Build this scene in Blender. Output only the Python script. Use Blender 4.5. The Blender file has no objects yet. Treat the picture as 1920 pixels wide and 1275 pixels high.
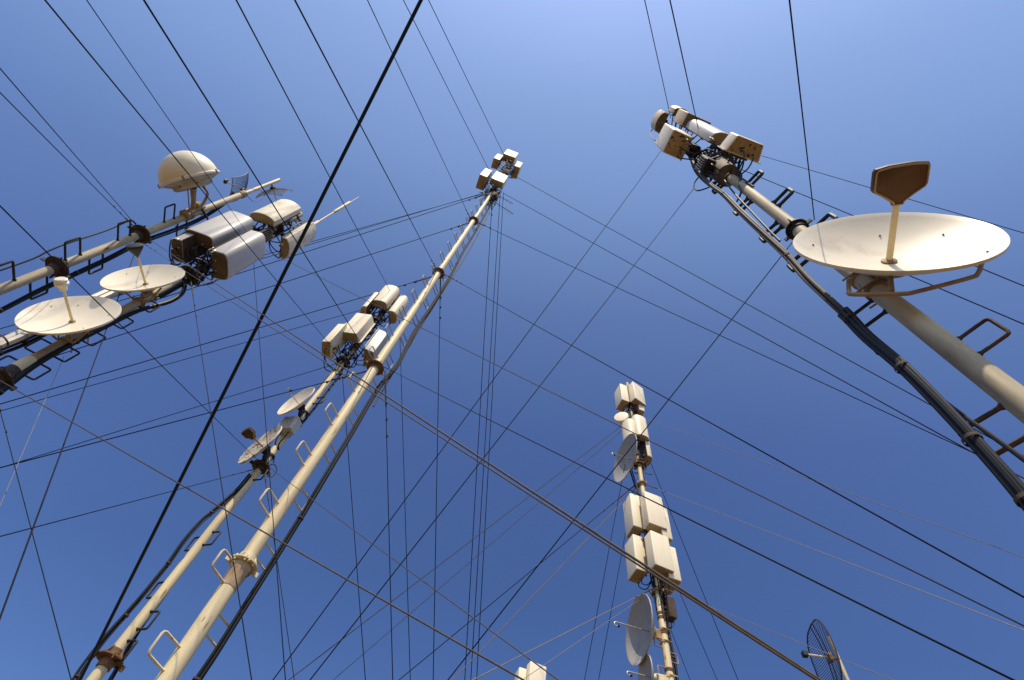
import bpy, math, random
from mathutils import Vector, Matrix
import numpy as np

random.seed(7)
S = bpy.context.scene
R = math.radians

# ------------------------------------------------------------------ camera
W0, H0, F0 = 1920.0, 1275.0, 1000.0          # photograph size and focal length in its pixels
VPX, VPY, CAMZ = 1088.0, 115.0, 1.6           # where verticals meet (zenith), eye height
_z = np.array([VPX - W0/2, VPY - H0/2, F0]); _z /= np.linalg.norm(_z)
_f = np.array([0, 0, 1.0]) - _z*_z[2]; _f /= np.linalg.norm(_f)
_r = np.cross(_f, _z)
MW = np.array([_r, _f, _z])                   # camera(x right, y down, z ahead) -> world
CAM = np.array([0, 0, CAMZ])
cam_data = bpy.data.cameras.new('camera'); cam = bpy.data.objects.new('camera', cam_data)
S.collection.objects.link(cam)
_bl = MW @ np.diag([1, -1, -1])
cam.matrix_world = Matrix([list(_bl[0]) + [0], list(_bl[1]) + [0], list(_bl[2]) + [CAMZ], [0, 0, 0, 1]])
cam_data.sensor_width = 36.0; cam_data.lens = 36.0*F0/W0
cam_data.clip_start = 0.05; cam_data.clip_end = 3000
S.camera = cam

# ------------------------------------------------------------------ light
SUN_AZ, SUN_EL = 263.0, 57.0
sv = Vector((math.cos(R(SUN_AZ))*math.cos(R(SUN_EL)), math.sin(R(SUN_AZ))*math.cos(R(SUN_EL)), math.sin(R(SUN_EL))))
sun_d = bpy.data.lights.new('sun', 'SUN'); sun_d.energy = 4.6; sun_d.angle = R(0.53); sun_d.color = (1.0, 0.87, 0.66)
sun = bpy.data.objects.new('sun', sun_d); S.collection.objects.link(sun)
sun.rotation_euler = sv.to_track_quat('Z', 'Y').to_euler()
world = bpy.data.worlds.new('World'); S.world = world; world.use_nodes = True
nt = world.node_tree; nt.nodes.clear()
def N(t, **k):
    n = nt.nodes.new(t)
    for a, b in k.items(): setattr(n, a, b)
    return n
out = N('ShaderNodeOutputWorld'); bg = N('ShaderNodeBackground'); sky = N('ShaderNodeTexSky')
sky.sky_type = 'NISHITA'; sky.sun_disc = False
sky.sun_elevation = R(SUN_EL); sky.sun_rotation = R(90.0 - SUN_AZ)
sky.altitude = 0; sky.air_density = 1.0; sky.dust_density = 0.6; sky.ozone_density = 3.0
bg.inputs[1].default_value = 0.13
# clear hazy-bright air round the sun, deeper blue a right angle away from it (as through a polariser): follows the sun's direction
tcw = N('ShaderNodeTexCoord'); dp = N('ShaderNodeVectorMath', operation='DOT_PRODUCT'); dp.inputs[1].default_value = tuple(sv)
cr = N('ShaderNodeValToRGB'); nt.links.new(tcw.outputs['Generated'], dp.inputs[0]); nt.links.new(dp.outputs['Value'], cr.inputs[0])
el_ = cr.color_ramp.elements; el_[0].position = 0.05; el_[1].position = 0.90
SK = [(0.05, (.64, .77, 1.09)), (0.33, (.86, .94, 1.28)), (0.53, (1.25, 1.29, 1.50)), (0.70, (1.86, 1.86, 1.92)), (0.80, (2.08, 2.06, 2.08)), (0.90, (2.38, 2.36, 2.42))]
for i, (p_, c_) in enumerate(SK):
    e_ = el_[0] if i == 0 else el_[len(el_) - 1] if i == len(SK) - 1 else el_.new(p_)
    e_.position = p_; e_.color = (*[q*.33 for q in c_], 1)
ml = N('ShaderNodeVectorMath', operation='MULTIPLY'); nt.links.new(sky.outputs[0], ml.inputs[0]); nt.links.new(cr.outputs[0], ml.inputs[1])
ms = N('ShaderNodeVectorMath', operation='SCALE'); ms.inputs['Scale'].default_value = 0.11/0.13/0.33
nt.links.new(ml.outputs[0], ms.inputs[0])
nt.links.new(ms.outputs[0], bg.inputs[0]); nt.links.new(bg.outputs[0], out.inputs[0])
S.view_settings.view_transform = 'Standard'; S.view_settings.look = 'None'
S.view_settings.exposure = 0.0; S.view_settings.gamma = 1.0

# ------------------------------------------------------------------ picture geometry -> places in the world
def ray(p):
    d = np.array([p[0] - W0/2, p[1] - H0/2, F0]); d = MW @ d
    return d/np.linalg.norm(d)
def proj(P):
    q = MW.T @ (np.asarray(P, float) - CAM); return np.array([W0/2 + F0*q[0]/q[2], H0/2 + F0*q[1]/q[2]])
def at(p, D):                                  # point on the sight line, D metres away along the ground
    d = ray(p); return CAM + d*D/math.hypot(d[0], d[1])
def atz(p, zz):
    d = ray(p); return CAM + d*(zz - CAMZ)/d[2]
def onplane(p, P0, n):
    d = ray(p); return CAM + d*(np.dot(np.asarray(P0) - CAM, n)/np.dot(d, n))
MAST = {'A': (112.5, 6.0), 'B': (117.3, 6.8), 'C': (148.1, 6.8), 'D': (141.2, 6.0), 'E': (21.4, 2.5), 'F': (65.3, 9.0), 'G': (79.6, 14.0), 'H': (49.3, 7.0)}
BASE = {k: np.array([d*math.cos(R(a)), d*math.sin(R(a))]) for k, (a, d) in MAST.items()}
def hgt(m, p):
    d = ray(p); a = R(MAST[m][0]); return CAMZ + d[2]/(d[0]*math.cos(a) + d[1]*math.sin(a))*MAST[m][1]
def dirv(az): return np.array([math.cos(R(az)), math.sin(R(az)), 0.0])
UP = np.array([0, 0, 1.0])

# ------------------------------------------------------------------ materials
MATS = {}
def mat(name, col, rough=0.6, metal=0.0, noise=0.15, nscale=9.0, stretch=1.0, dirt=None, dirt_amt=0.0, dscale=3.0, spots=None, spot_amt=0.0, sscale=22.0, bump=0.05, bscale=60.0, spec=0.4):
    m = bpy.data.materials.new(name); m.use_nodes = True
    t = m.node_tree; L = t.links; p = t.nodes['Principled BSDF']
    p.inputs['Roughness'].default_value = rough; p.inputs['Metallic'].default_value = metal
    p.inputs['Specular IOR Level'].default_value = spec
    tc = t.nodes.new('ShaderNodeTexCoord'); mp = t.nodes.new('ShaderNodeMapping'); oi = t.nodes.new('ShaderNodeObjectInfo')
    ad = t.nodes.new('ShaderNodeVectorMath'); ad.operation = 'ADD'
    sc = t.nodes.new('ShaderNodeVectorMath'); sc.operation = 'SCALE'; sc.inputs[0].default_value = (37, 53, 71)
    L.new(oi.outputs['Random'], sc.inputs['Scale'])
    L.new(tc.outputs['Object'], ad.inputs[0]); L.new(sc.outputs[0], ad.inputs[1]); L.new(ad.outputs[0], mp.inputs[0])
    mp.inputs['Scale'].default_value = (1, 1, 1.0/stretch)
    def nz(scale, detail=5.0, rgh=0.6):
        n = t.nodes.new('ShaderNodeTexNoise'); n.inputs['Scale'].default_value = scale; n.inputs['Detail'].default_value = detail
        n.inputs['Roughness'].default_value = rgh; L.new(mp.outputs[0], n.inputs['Vector']); return n
    def ramp(src, a, b):
        r = t.nodes.new('ShaderNodeMapRange'); r.inputs['From Min'].default_value = a; r.inputs['From Max'].default_value = b
        L.new(src, r.inputs['Value']); return r.outputs[0]
    def mix(fac, c1, c2):
        x = t.nodes.new('ShaderNodeMix'); x.data_type = 'RGBA'
        L.new(fac, x.inputs['Factor'])
        for s, c in ((x.inputs[6], c1), (x.inputs[7], c2)):
            if isinstance(c, tuple): s.default_value = (*c, 1)
            else: L.new(c, s)
        return x.outputs[2]
    lo = tuple(c*(1 - noise) for c in col); hi = tuple(min(1, c*(1 + noise)) for c in col)
    c = mix(ramp(nz(nscale).outputs[0], 0.3, 0.7), lo, hi)
    if dirt:
        f = ramp(nz(dscale, 7.0, 0.65).outputs[0], 0.62 - dirt_amt*0.3, 0.72)
        c = mix(f, c, dirt)
    if spots:
        f = ramp(nz(sscale, 3.0, 0.5).outputs[0], 0.70 - spot_amt*0.2, 0.76 - spot_amt*0.2)
        c = mix(f, c, spots)
    L.new(c, p.inputs['Base Color'])
    if bump:
        b = t.nodes.new('ShaderNodeBump'); b.inputs['Strength'].default_value = bump; b.inputs['Distance'].default_value = 0.01
        L.new(nz(bscale, 3.0).outputs[0], b.inputs['Height']); L.new(b.outputs[0], p.inputs['Normal'])
    MATS[name] = m; return m
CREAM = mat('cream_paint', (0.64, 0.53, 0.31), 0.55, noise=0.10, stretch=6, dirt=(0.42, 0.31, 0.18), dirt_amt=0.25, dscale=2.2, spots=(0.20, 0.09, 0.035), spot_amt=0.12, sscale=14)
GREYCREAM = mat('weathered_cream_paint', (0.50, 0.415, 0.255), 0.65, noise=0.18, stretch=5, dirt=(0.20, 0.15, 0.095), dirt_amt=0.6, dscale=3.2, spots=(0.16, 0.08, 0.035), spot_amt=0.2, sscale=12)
WHITE = mat('cream_fibreglass', (0.78, 0.68, 0.49), 0.5, noise=0.035, stretch=7, dirt=(0.60, 0.48, 0.31), dirt_amt=0.3, dscale=3.2, bump=0.02)
PALE = mat('pale_fibreglass', (0.49, 0.465, 0.42), 0.45, noise=0.06, stretch=7, dirt=(0.40, 0.34, 0.25), dirt_amt=0.4, dscale=3.4, bump=0.02)
TAN = mat('tan_fibreglass', (0.60, 0.47, 0.27), 0.55, noise=0.06, stretch=5, dirt=(0.44, 0.32, 0.17), dirt_amt=0.35, dscale=3.0, bump=0.02)  # tan skin for three panels at the nearest mast head
PEEL = mat('peeling_fibreglass', (0.72, 0.64, 0.48), 0.6, noise=0.08, stretch=1, dirt=(0.50, 0.38, 0.22), dirt_amt=0.5, dscale=4, spots=(0.30, 0.21, 0.12), spot_amt=0.25, sscale=16)
CAP = mat('tan_end_cap', (0.32, 0.24, 0.145), 0.65, noise=0.08, dirt=(0.25, 0.17, 0.09), dirt_amt=0.35, dscale=5)
CAPD = mat('dark_end_cap', (0.13, 0.095, 0.06), 0.7, noise=0.15, dirt=(0.07, 0.05, 0.03), dirt_amt=0.5, dscale=6)  # darker brown version of the end cap
SOOT = mat('grimy_sleeve_paint', (0.17, 0.135, 0.09), 0.75, noise=0.25, stretch=2, dirt=(0.03, 0.024, 0.018), dirt_amt=0.8, dscale=7)
STAIN = mat('stained_end_cap', (0.42, 0.30, 0.16), 0.7, noise=0.12, dirt=(0.30, 0.19, 0.09), dirt_amt=0.5, dscale=6, spots=(0.06, 0.040, 0.024), spot_amt=0.65, sscale=20)
DISH = mat('cream_dish_paint', (0.80, 0.70, 0.51), 0.38, noise=0.03, dirt=(0.62, 0.50, 0.33), dirt_amt=0.32, dscale=3.0, bump=0.02, spec=0.5)
DISHSHADE = mat('shaded_grey_dish_paint', (0.33, 0.31, 0.28), 0.5, noise=0.05, dirt=(0.23, 0.21, 0.17), dirt_amt=0.2, bump=0.02)  # grey darkened past the paint's own tone to stand in for bowl shade
DISHOLD = mat('blotched_dish_paint', (0.70, 0.61, 0.45), 0.6, noise=0.1, dirt=(0.20, 0.17, 0.13), dirt_amt=0.75, dscale=5, spots=(0.07, 0.06, 0.05), spot_amt=0.6, sscale=14)
BROWNP = mat('brown_feed_shell', (0.10, 0.045, 0.015), 0.6, noise=0.12, dirt=(0.14, 0.07, 0.03), dirt_amt=0.3)
RUST = mat('rusty_steel', (0.20, 0.105, 0.045), 0.8, noise=0.4, nscale=14, dirt=(0.09, 0.045, 0.02), dirt_amt=0.6, dscale=8, bump=0.3)
DKRUST = mat('dark_rusty_steel', (0.055, 0.036, 0.024), 0.8, noise=0.4, nscale=14, dirt=(0.12, 0.06, 0.025), dirt_amt=0.3, dscale=9, bump=0.3)
OCHRE = mat('ochre_steel', (0.34, 0.23, 0.11), 0.65, noise=0.2, dirt=(0.17, 0.09, 0.035), dirt_amt=0.5, dscale=6, bump=0.15)
DARK = mat('dark_painted_steel', (0.010, 0.009, 0.009), 0.6, noise=0.3, dirt=(0.09, 0.05, 0.025), dirt_amt=0.25, dscale=12, bump=0.1)
GALV = mat('galvanised_steel', (0.42, 0.40, 0.36), 0.45, metal=0.6, noise=0.15, nscale=30, dirt=(0.25, 0.18, 0.11), dirt_amt=0.3, dscale=8)
BLACK = mat('black_cable_jacket', (0.006, 0.006, 0.0065), 0.5, noise=0.3, stretch=4, dirt=(0.014, 0.011, 0.008), dirt_amt=0.3, dscale=6, spec=0.25)
GREYC = mat('grey_cable_jacket', (0.085, 0.068, 0.048), 0.6, metal=0.0, spec=0.2, noise=0.2, stretch=8, dirt=(0.05, 0.04, 0.03), dirt_amt=0.4, dscale=5)
RUSTCREAM = mat('rust_streaked_cream_paint', (0.60, 0.47, 0.29), 0.6, noise=0.15, stretch=3, dirt=(0.24, 0.12, 0.045), dirt_amt=0.85, dscale=7, spots=(0.12, 0.05, 0.02), spot_amt=0.4, sscale=14)
CONDUIT = mat('grey_conduit', (0.42, 0.39, 0.34), 0.4, metal=0.3, noise=0.08, stretch=5, dirt=(0.32, 0.27, 0.2), dirt_amt=0.3)
WIRED = mat('dark_wire_rope', (0.006, 0.006, 0.009), 0.7, noise=0.3, nscale=40, bump=0, spec=0.12)
WIREB = mat('brown_wire_rope', (0.062, 0.040, 0.020), 0.65, noise=0.35, nscale=40, bump=0)
WIREL = mat('pale_wire_rope', (0.20, 0.165, 0.125), 0.6, noise=0.2, nscale=40, bump=0)
MESHM = mat('dark_grid_wire', (0.045, 0.045, 0.065), 0.6, noise=0.2, bump=0)
MESHL = mat('tan_grid_wire', (0.22, 0.18, 0.13), 0.6, noise=0.2, bump=0)
SAND = mat('sandy_ground', (0.15, 0.105, 0.058), 0.95, noise=0.25, nscale=0.6, dirt=(0.10, 0.07, 0.04), dirt_amt=0.4, dscale=0.15, bump=0.4, bscale=8, spec=0.1)

# ------------------------------------------------------------------ mesh helpers
COL = S.collection
class MB:
    def __init__(s): s.v = []; s.f = []
    def add(s, vs, fs):
        o = len(s.v); s.v += [tuple(map(float, p)) for p in vs]; s.f += [[i + o for i in f] for f in fs]; return s
    def box(s, c, ax, sz, bev=0.0):            # ax: three unit vectors, sz: full sizes
        c = np.asarray(c, float); ax = [np.asarray(a, float) for a in ax]
        if bev <= 0: bev = min(sz)*0.06
        hx, hy, hz = [q/2 for q in sz]; b = min(bev, hx*0.45, hy*0.45, hz*0.45)
        def ring(x, y, z, k):
            q = [(x - k, -y), (x, -y + k), (x, y - k), (x - k, y), (-x + k, y), (-x, y - k), (-x, -y + k), (-x + k, -y)]
            return [c + ax[0]*u + ax[1]*v + ax[2]*z for u, v in q]
        vs = ring(hx - b, hy - b, -hz, b*0.5) + ring(hx, hy, -hz + b, b) + ring(hx, hy, hz - b, b) + ring(hx - b, hy - b, hz, b*0.5)
        fs = [[r*8 + i, r*8 + (i + 1) % 8, r*8 + 8 + (i + 1) % 8, r*8 + 8 + i] for r in range(3) for i in range(8)]
        fs += [list(range(7, -1, -1)), [24 + i for i in range(8)]]
        return s.add(vs, fs)
    def tube(s, pts, r, n=8, caps=True, closed=False):
        P = [np.asarray(p, float) for p in pts]; k = len(P)
        rs = r if isinstance(r, (list, tuple)) else [r]*k
        T = []
        for i in range(k):
            a = P[(i - 1) % k] if (closed or i > 0) else P[i]; b = P[(i + 1) % k] if (closed or i < k - 1) else P[i]
            d = b - a; T.append(d/(np.linalg.norm(d) + 1e-12))
        ref = UP if abs(T[0][2]) < 0.9 else np.array([1.0, 0, 0])
        u = np.cross(T[0], ref); u /= np.linalg.norm(u); vs = []
        for i in range(k):
            u = u - T[i]*np.dot(u, T[i]); u /= (np.linalg.norm(u) + 1e-12); w = np.cross(T[i], u)
            for j in range(n):
                a = 2*math.pi*j/n; vs.append(P[i] + rs[i]*(math.cos(a)*u + math.sin(a)*w))
        fs = []
        for i in range(k if closed else k - 1):
            i2 = (i + 1) % k
            fs += [[i*n + j, i*n + (j + 1) % n, i2*n + (j + 1) % n, i2*n + j] for j in range(n)]
        if caps and not closed: fs += [list(range(n - 1, -1, -1)), [(k - 1)*n + j for j in range(n)]]
        return s.add(vs, fs)
    def lathe(s, c, axis, prof, n=32, close=True):       # prof: list of (radius, along axis)
        c = np.asarray(c, float); a = np.asarray(axis, float); a /= np.linalg.norm(a)
        u = np.cross(a, UP if abs(a[2]) < 0.9 else np.array([1.0, 0, 0])); u /= np.linalg.norm(u); w = np.cross(a, u); vs = []
        for r, h in prof:
            vs += [c + a*h + r*(math.cos(2*math.pi*j/n)*u + math.sin(2*math.pi*j/n)*w) for j in range(n)]
        m = len(prof)
        fs = [[i*n + j, i*n + (j + 1) % n, (i + 1)*n + (j + 1) % n, (i + 1)*n + j] for i in range(m - 1) for j in range(n)]
        if close:
            if prof[0][0] > 1e-6: fs.append(list(range(n - 1, -1, -1)))
            if prof[-1][0] > 1e-6: fs.append([(m - 1)*n + j for j in range(n)])
        return s.add(vs, fs)
    def prism(s, rings):                                   # rings of equal point count, capped
        n = len(rings[0]); vs = [p for r in rings for p in r]
        fs = [[i*n + j, i*n + (j + 1) % n, (i + 1)*n + (j + 1) % n, (i + 1)*n + j] for i in range(len(rings) - 1) for j in range(n)]
        fs += [list(range(n - 1, -1, -1)), [(len(rings) - 1)*n + j for j in range(n)]]
        return s.add(vs, fs)
    def build(s, name, m, parent=None, loc=None, angle=38):
        loc = np.zeros(3) if loc is None else np.asarray(loc, float)
        off = WORLD_LOC.get(parent.name, np.zeros(3)) if parent is not None else loc
        me = bpy.data.meshes.new(name)
        me.from_pydata([tuple(np.array(p) - off) for p in s.v], [], s.f); me.update()
        import bmesh
        bm = bmesh.new(); bm.from_mesh(me); bmesh.ops.remove_doubles(bm, verts=bm.verts, dist=1e-5)
        bmesh.ops.recalc_face_normals(bm, faces=bm.faces); bm.to_mesh(me); bm.free()
        for p in me.polygons: p.use_smooth = True
        try: me.set_sharp_from_angle(angle=R(angle))
        except Exception: pass
        me.materials.append(m)
        o = bpy.data.objects.new(name, me); COL.objects.link(o)
        if parent is not None: o.parent = parent; WORLD_LOC[o.name] = off
        else: o.location = tuple(loc); WORLD_LOC[o.name] = loc
        return o
WORLD_LOC = {}
LABELS = {}
def tag(o, label, cat, group=None, kind=None):
    if label: o['label'] = label
    if cat: o['category'] = cat
    if group: o['group'] = group
    if kind: o['kind'] = kind
    if label:
        assert label not in LABELS, label
        LABELS[label] = 1
    return o
def thing(name, loc, label, cat, group=None):
    o = bpy.data.objects.new(name, None); COL.objects.link(o); o.empty_display_size = 0.1
    o.location = tuple(map(float, loc)); WORLD_LOC[o.name] = np.asarray(loc, float)
    return tag(o, label, cat, group)
def smooth(pts, k=6):                                     # Catmull-Rom through points
    P = [np.asarray(p, float) for p in pts]; P = [2*P[0] - P[1]] + P + [2*P[-1] - P[-2]]; o = []
    for i in range(1, len(P) - 2):
        a, b, c, d = P[i - 1:i + 3]
        for j in range(k):
            t = j/k
            o.append(0.5*((2*b) + (c - a)*t + (2*a - 5*b + 4*c - d)*t*t + (3*b - a - 3*c + d)*t**3))
    o.append(P[-2]); return o

# ------------------------------------------------------------------ ground
g = MB(); n = 24; ext = 400.0
pts = [((i/n - .5)*2*ext, (j/n - .5)*2*ext, 0.0) for j in range(n + 1) for i in range(n + 1)]
g.add(pts, [[j*(n + 1) + i, j*(n + 1) + i + 1, (j + 1)*(n + 1) + i + 1, (j + 1)*(n + 1) + i] for j in range(n) for i in range(n)])
tag(g.build('ground', SAND), None, None, kind='structure')

# ------------------------------------------------------------------ masts
MR = {'A': 0.084, 'B': 0.056, 'C': 0.056, 'D': 0.054, 'E': 0.061, 'F': 0.056, 'G': 0.055, 'H': 0.021}
ROOT = {}
def collar(m, z, ro, par, mt, big=False, nlug=4, lug_az=30, ht=0.16):
    r = MR[m]; c = np.array([*BASE[m], z]); b = MB()
    b.lathe(c, UP, [(r + .002, -ht/2), (r + .014, -ht/2), (r + .016, -.012), (ro*.97, -.010), (ro, -.007), (ro, .007), (ro*.97, .010), (r + .016, .012), (r + .014, ht/2), (r + .002, ht/2)], 24)
    o = b.build('collar', mt, par)
    for i in range(nlug):
        a = dirv(lug_az + i*360/nlug); l = MB(); t = np.cross(UP, a)
        l.box(c + a*(ro + .012) + UP*-.02, (a, t, UP), (.05, .014, .06), .004)
        l.build('guy_lug', mt, o)
    for i in range(nlug):                                  # gusset plates above the flange
        a = dirv(lug_az + 45 + i*360/nlug); t = np.cross(UP, a); g_ = MB()
        p0, p1, p2 = c + a*(r + .008) + UP*.012, c + a*(ro - .01) + UP*.012, c + a*(r + .008) + UP*(.11 if big else .07)
        g_.prism([[p0 + t*.004, p1 + t*.004, p2 + t*.004], [p0 - t*.004, p1 - t*.004, p2 - t*.004]]); g_.build('gusset', mt, o)
    return o
def rung(m, z, az, reach, gap, rr, par, mt):
    a = dirv(az); c = np.array([*BASE[m], z]); r = MR[m]*.9
    k = .035 if m == 'A' else .018
    pts = [c + a*r + UP*gap/2, c + a*(reach - k) + UP*gap/2, c + a*(reach - k*.3) + UP*(gap/2 - k*.3), c + a*reach + UP*(gap/2 - k),
           c + a*reach - UP*(gap/2 - k), c + a*(reach - k*.3) - UP*(gap/2 - k*.3), c + a*(reach - k) - UP*gap/2, c + a*r - UP*gap/2]
    pts = [pts[0], c + a*(r + rr*1.8) + UP*gap/2] + pts[1:-1] + [c + a*(r + rr*1.8) - UP*gap/2, pts[-1]]
    return MB().tube(pts, [rr*1.9] + [rr]*(len(pts) - 2) + [rr*1.9], 6).build('step_rung', mt, par)
def pole(m, z0, z1, par, mt, r=None, name='pole', lean=0.0, laz=0.0):
    r = r or MR[m]; k = max(2, int((z1 - z0)/1.0)); b = MB()
    prof = [(r, z0 + (z1 - z0)*i/k) for i in range(k + 1)] + [(r*.85, z1 + .006)]
    return b.lathe(np.array([*BASE[m], 0.0]), UP, prof, 28).build(name, mt, par)
def mast(m, label, top, mt):
    o = thing('guyed_mast', [*BASE[m], 0], label, 'antenna mast', 'guyed antenna masts'); ROOT[m] = o
    MB().box([*BASE[m], .05], (np.array([1., 0, 0]), np.array([0, 1., 0]), UP), (.5, .5, .1), .01).build('base_plate', RUST, o)
    return o

# A - tall cream mast in the middle
A = mast('A', 'tallest mast, a thick cream pole with pale step rungs rising to the picture centre', 31, CREAM)
KA = [hgt('A', p) for p in ((465, 1064), (705, 690), (822, 512), (885, 412), (925, 358))]
zs = [0.1] + KA[:4] + [31.8]; rad = [.086, .084, .083, .080, .076]
for i in range(5): pole('A', zs[i] + .004, zs[i + 1] - .004, A, CREAM, rad[i])
collar('A', KA[0], .165, A, CREAM, True, ht=.22); 
for i, z in enumerate(KA[1:]): collar('A', z, .165, A, RUST, True)
c = np.array([*BASE['A'], KA[0]])
cone = MB().lathe(c, UP, [(.090, -.30), (.105, -.12), (.125, -.055), (.125, -.05)], 28, False).build('flange_cone', RUSTCREAM, A)
for i in range(8):
    a = dirv(15 + 45*i); MB().lathe(c + a*.145, UP, [(.012, -.035), (.012, .03)], 8).build('flange_bolt', CREAM, A)
z = 4.21
while z < 23.6:
    rung('A', z, 242, .34, .22, .0125, A, CREAM if z < 9 else GALV)
    rung('A', z + .47, 62, .32, .22, .0125, A, CREAM if z < 9 else GALV); z += .9225
# B
B = mast('B', 'short cream mast with two small dishes just left of the tallest mast', 14, CREAM)
KB = [hgt('B', (206, 1236)), hgt('B', (490, 876)), hgt('B', (643, 678))]
pole('B', .1, KB[1] - .003, B, CREAM); pole('B', KB[1] + .003, 13.5, B, CREAM, .053)
for i, z in enumerate(KB): collar('B', z, .135, B, RUST if i == 0 else DKRUST, i == 0, ht=.18)
for p in ((360, 1008), (300, 1100), (428, 925)): rung('B', hgt('B', p), 153, .17, .2, .012, B, DARK)
for p in ((383, 1010), (275, 1170), (482, 895), (228, 1225)): rung('B', hgt('B', p), 336, .17, .2, .012, B, DARK)
for z in (8.9, 9.7): rung('B', z, 336, .22, .18, .012, B, DARK)
# C
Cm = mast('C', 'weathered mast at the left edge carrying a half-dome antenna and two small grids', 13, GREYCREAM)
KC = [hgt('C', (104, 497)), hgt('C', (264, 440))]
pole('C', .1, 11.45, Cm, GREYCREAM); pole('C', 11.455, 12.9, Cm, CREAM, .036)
for z in KC: collar('C', z, .15, Cm, DKRUST, True, ht=.2)
collar('C', 11.45, .075, Cm, OCHRE, False, 0, ht=.14)
for p in ((10, 540), (132, 483), (232, 452), (314, 415)): rung('C', hgt('C', p), 280, .31, .23, .014, Cm, DARK)
for p in ((70, 512), (182, 474), (345, 412)): rung('C', hgt('C', p), 101, .31, .23, .014, Cm, DARK)
# D
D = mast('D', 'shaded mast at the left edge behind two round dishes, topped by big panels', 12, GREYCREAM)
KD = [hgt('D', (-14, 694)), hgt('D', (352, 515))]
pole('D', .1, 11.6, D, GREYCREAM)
collar('D', KD[0], .13, D, DKRUST, True, ht=.3); collar('D', KD[1], .15, D, DKRUST, True, ht=.2); collar('D', hgt('D', (520, 430)), .15, D, DKRUST, True, 4, ht=.14)
MB().lathe([*BASE['D'], KD[0] - .02], UP, [(.066, .12), (.068, .14), (.068, .34), (.06, .36)], 24).build('pole_sleeve', CREAM, D)
for p in ((36, 675), (96, 645), (150, 618), (208, 590), (262, 562)): rung('D', hgt('D', p), 21, .19, .2, .010, D, DARK)
for p in ((20, 683), (85, 652)): rung('D', hgt('D', p), 201, .17, .2, .010, D, DARK)
# E
Em = mast('E', 'nearest mast, a weathered pole crossing the right edge behind the largest dish', 14, GREYCREAM)
KE = hgt('E', (1497, 428))
pole('E', .1, KE - .003, Em, GREYCREAM); pole('E', KE + .003, 14.9, Em, GREYCREAM, .058)
collar('E', KE, .102, Em, DARK, True, ht=.12)
for p in ((1404, 346), (1455, 383), (1520, 444)): rung('E', hgt('E', p), 294, .25, .15, .019, Em, DARK)
rung('E', hgt('E', (1812, 652)), 294, .22, .17, .0105, Em, DKRUST)
for p in ((1362, 338), (1406, 376), (1464, 420), (1526, 468), (1652, 572)): rung('E', hgt('E', p), 117, .27 if p[0] < 1600 else .25, .15 if p[0] < 1600 else .18, .019 if p[0] < 1600 else .013, Em, DARK)
rung('E', hgt('E', (1905, 790)), 117, .27, .20, .0125, Em, DKRUST); rung('E', 2.95, 117, .27, .20, .0125, Em, DKRUST)
for z in (10.0, 10.55):
    b = MB(); c = np.array([*BASE['E'], z])
    P = [c + dirv(a)*.27 for a in (277, 7, 97, 187)]
    for i in range(4): b.tube([P[i], P[(i + 1) % 4]], .018, 6)
    for q in P: b.tube([q, c], .016, 6)
    b.build('mounting_frame', DARK, Em)
MB().lathe([*BASE['E'], 0], UP, [(.064, 9.3), (.15, 9.36), (.155, 9.5), (.155, 10.2), (.15, 10.34), (.064, 10.4)], 28).build('pole_sleeve', SOOT, Em)
def frame(m, z0, z1, rad, az0=277):
    b = MB(); q = [np.array([*BASE[m], 0.0]) + dirv(az0 + 90*i)*rad for i in range(4)]; c = np.array([*BASE[m], 0.0])
    for z in (z0 + .12*(z1 - z0), z1 - .12*(z1 - z0)):
        for i in range(4): b.tube([q[i] + UP*z, q[(i + 1) % 4] + UP*z], .013, 5); b.tube([q[i] + UP*z, c + UP*z], .012, 5)
    for p in q: b.tube([p + UP*z0, p + UP*z1], .015, 6)
    b.tube([q[0] + UP*z0, q[1] + UP*z1], .009, 5); b.tube([q[2] + UP*z0, q[3] + UP*z1], .009, 5)
    b.build('mounting_frame', DARK, ROOT[m])
frame('A', 23.7, 25.9, .28); frame('A', 29.0, 31.5, .27); frame('B', 10.5, 11.6, .17); frame('B', 12.25, 13.3, .17); frame('D', 8.45, 9.7, .18); frame('D', 10.2, 11.4, .18)
# F
Fm = mast('F', 'cream mast stacked with panels and three dishes, in the lower right', 16, CREAM)
KF = [hgt('F', (1203, 908)), hgt('F', (1231, 1110)), hgt('F', (1198, 872))]
pole('F', .1, 8.95, Fm, CREAM, .062); pole('F', 8.95, 12.0, Fm, CREAM, .055); pole('F', 12.0, 15.85, Fm, GREYCREAM, .045)
for z in (KF[0], KF[1]): collar('F', z, .11, Fm, OCHRE, False, ht=.16)
collar('F', KF[2], .13, Fm, RUST, False, ht=.10)
for p in ((1236, 1152), (1240, 1160), (1243, 1188), (1250, 1258)): collar('F', hgt('F', p), .068, Fm, RUST, False, 0, ht=.05)
for z in (7.3, 6.8, 6.3): rung('F', z, 8, .2, .16, .01, Fm, OCHRE); rung('F', z + .2, 188, .2, .16, .01, Fm, OCHRE)
# G
Gm = mast('G', 'far mast of which only the panel-ringed tip shows at the bottom edge', 10, CREAM)
pole('G', .1, 10.12, Gm, CREAM); collar('G', 8.6, .12, Gm, OCHRE, False, ht=.16)

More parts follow.
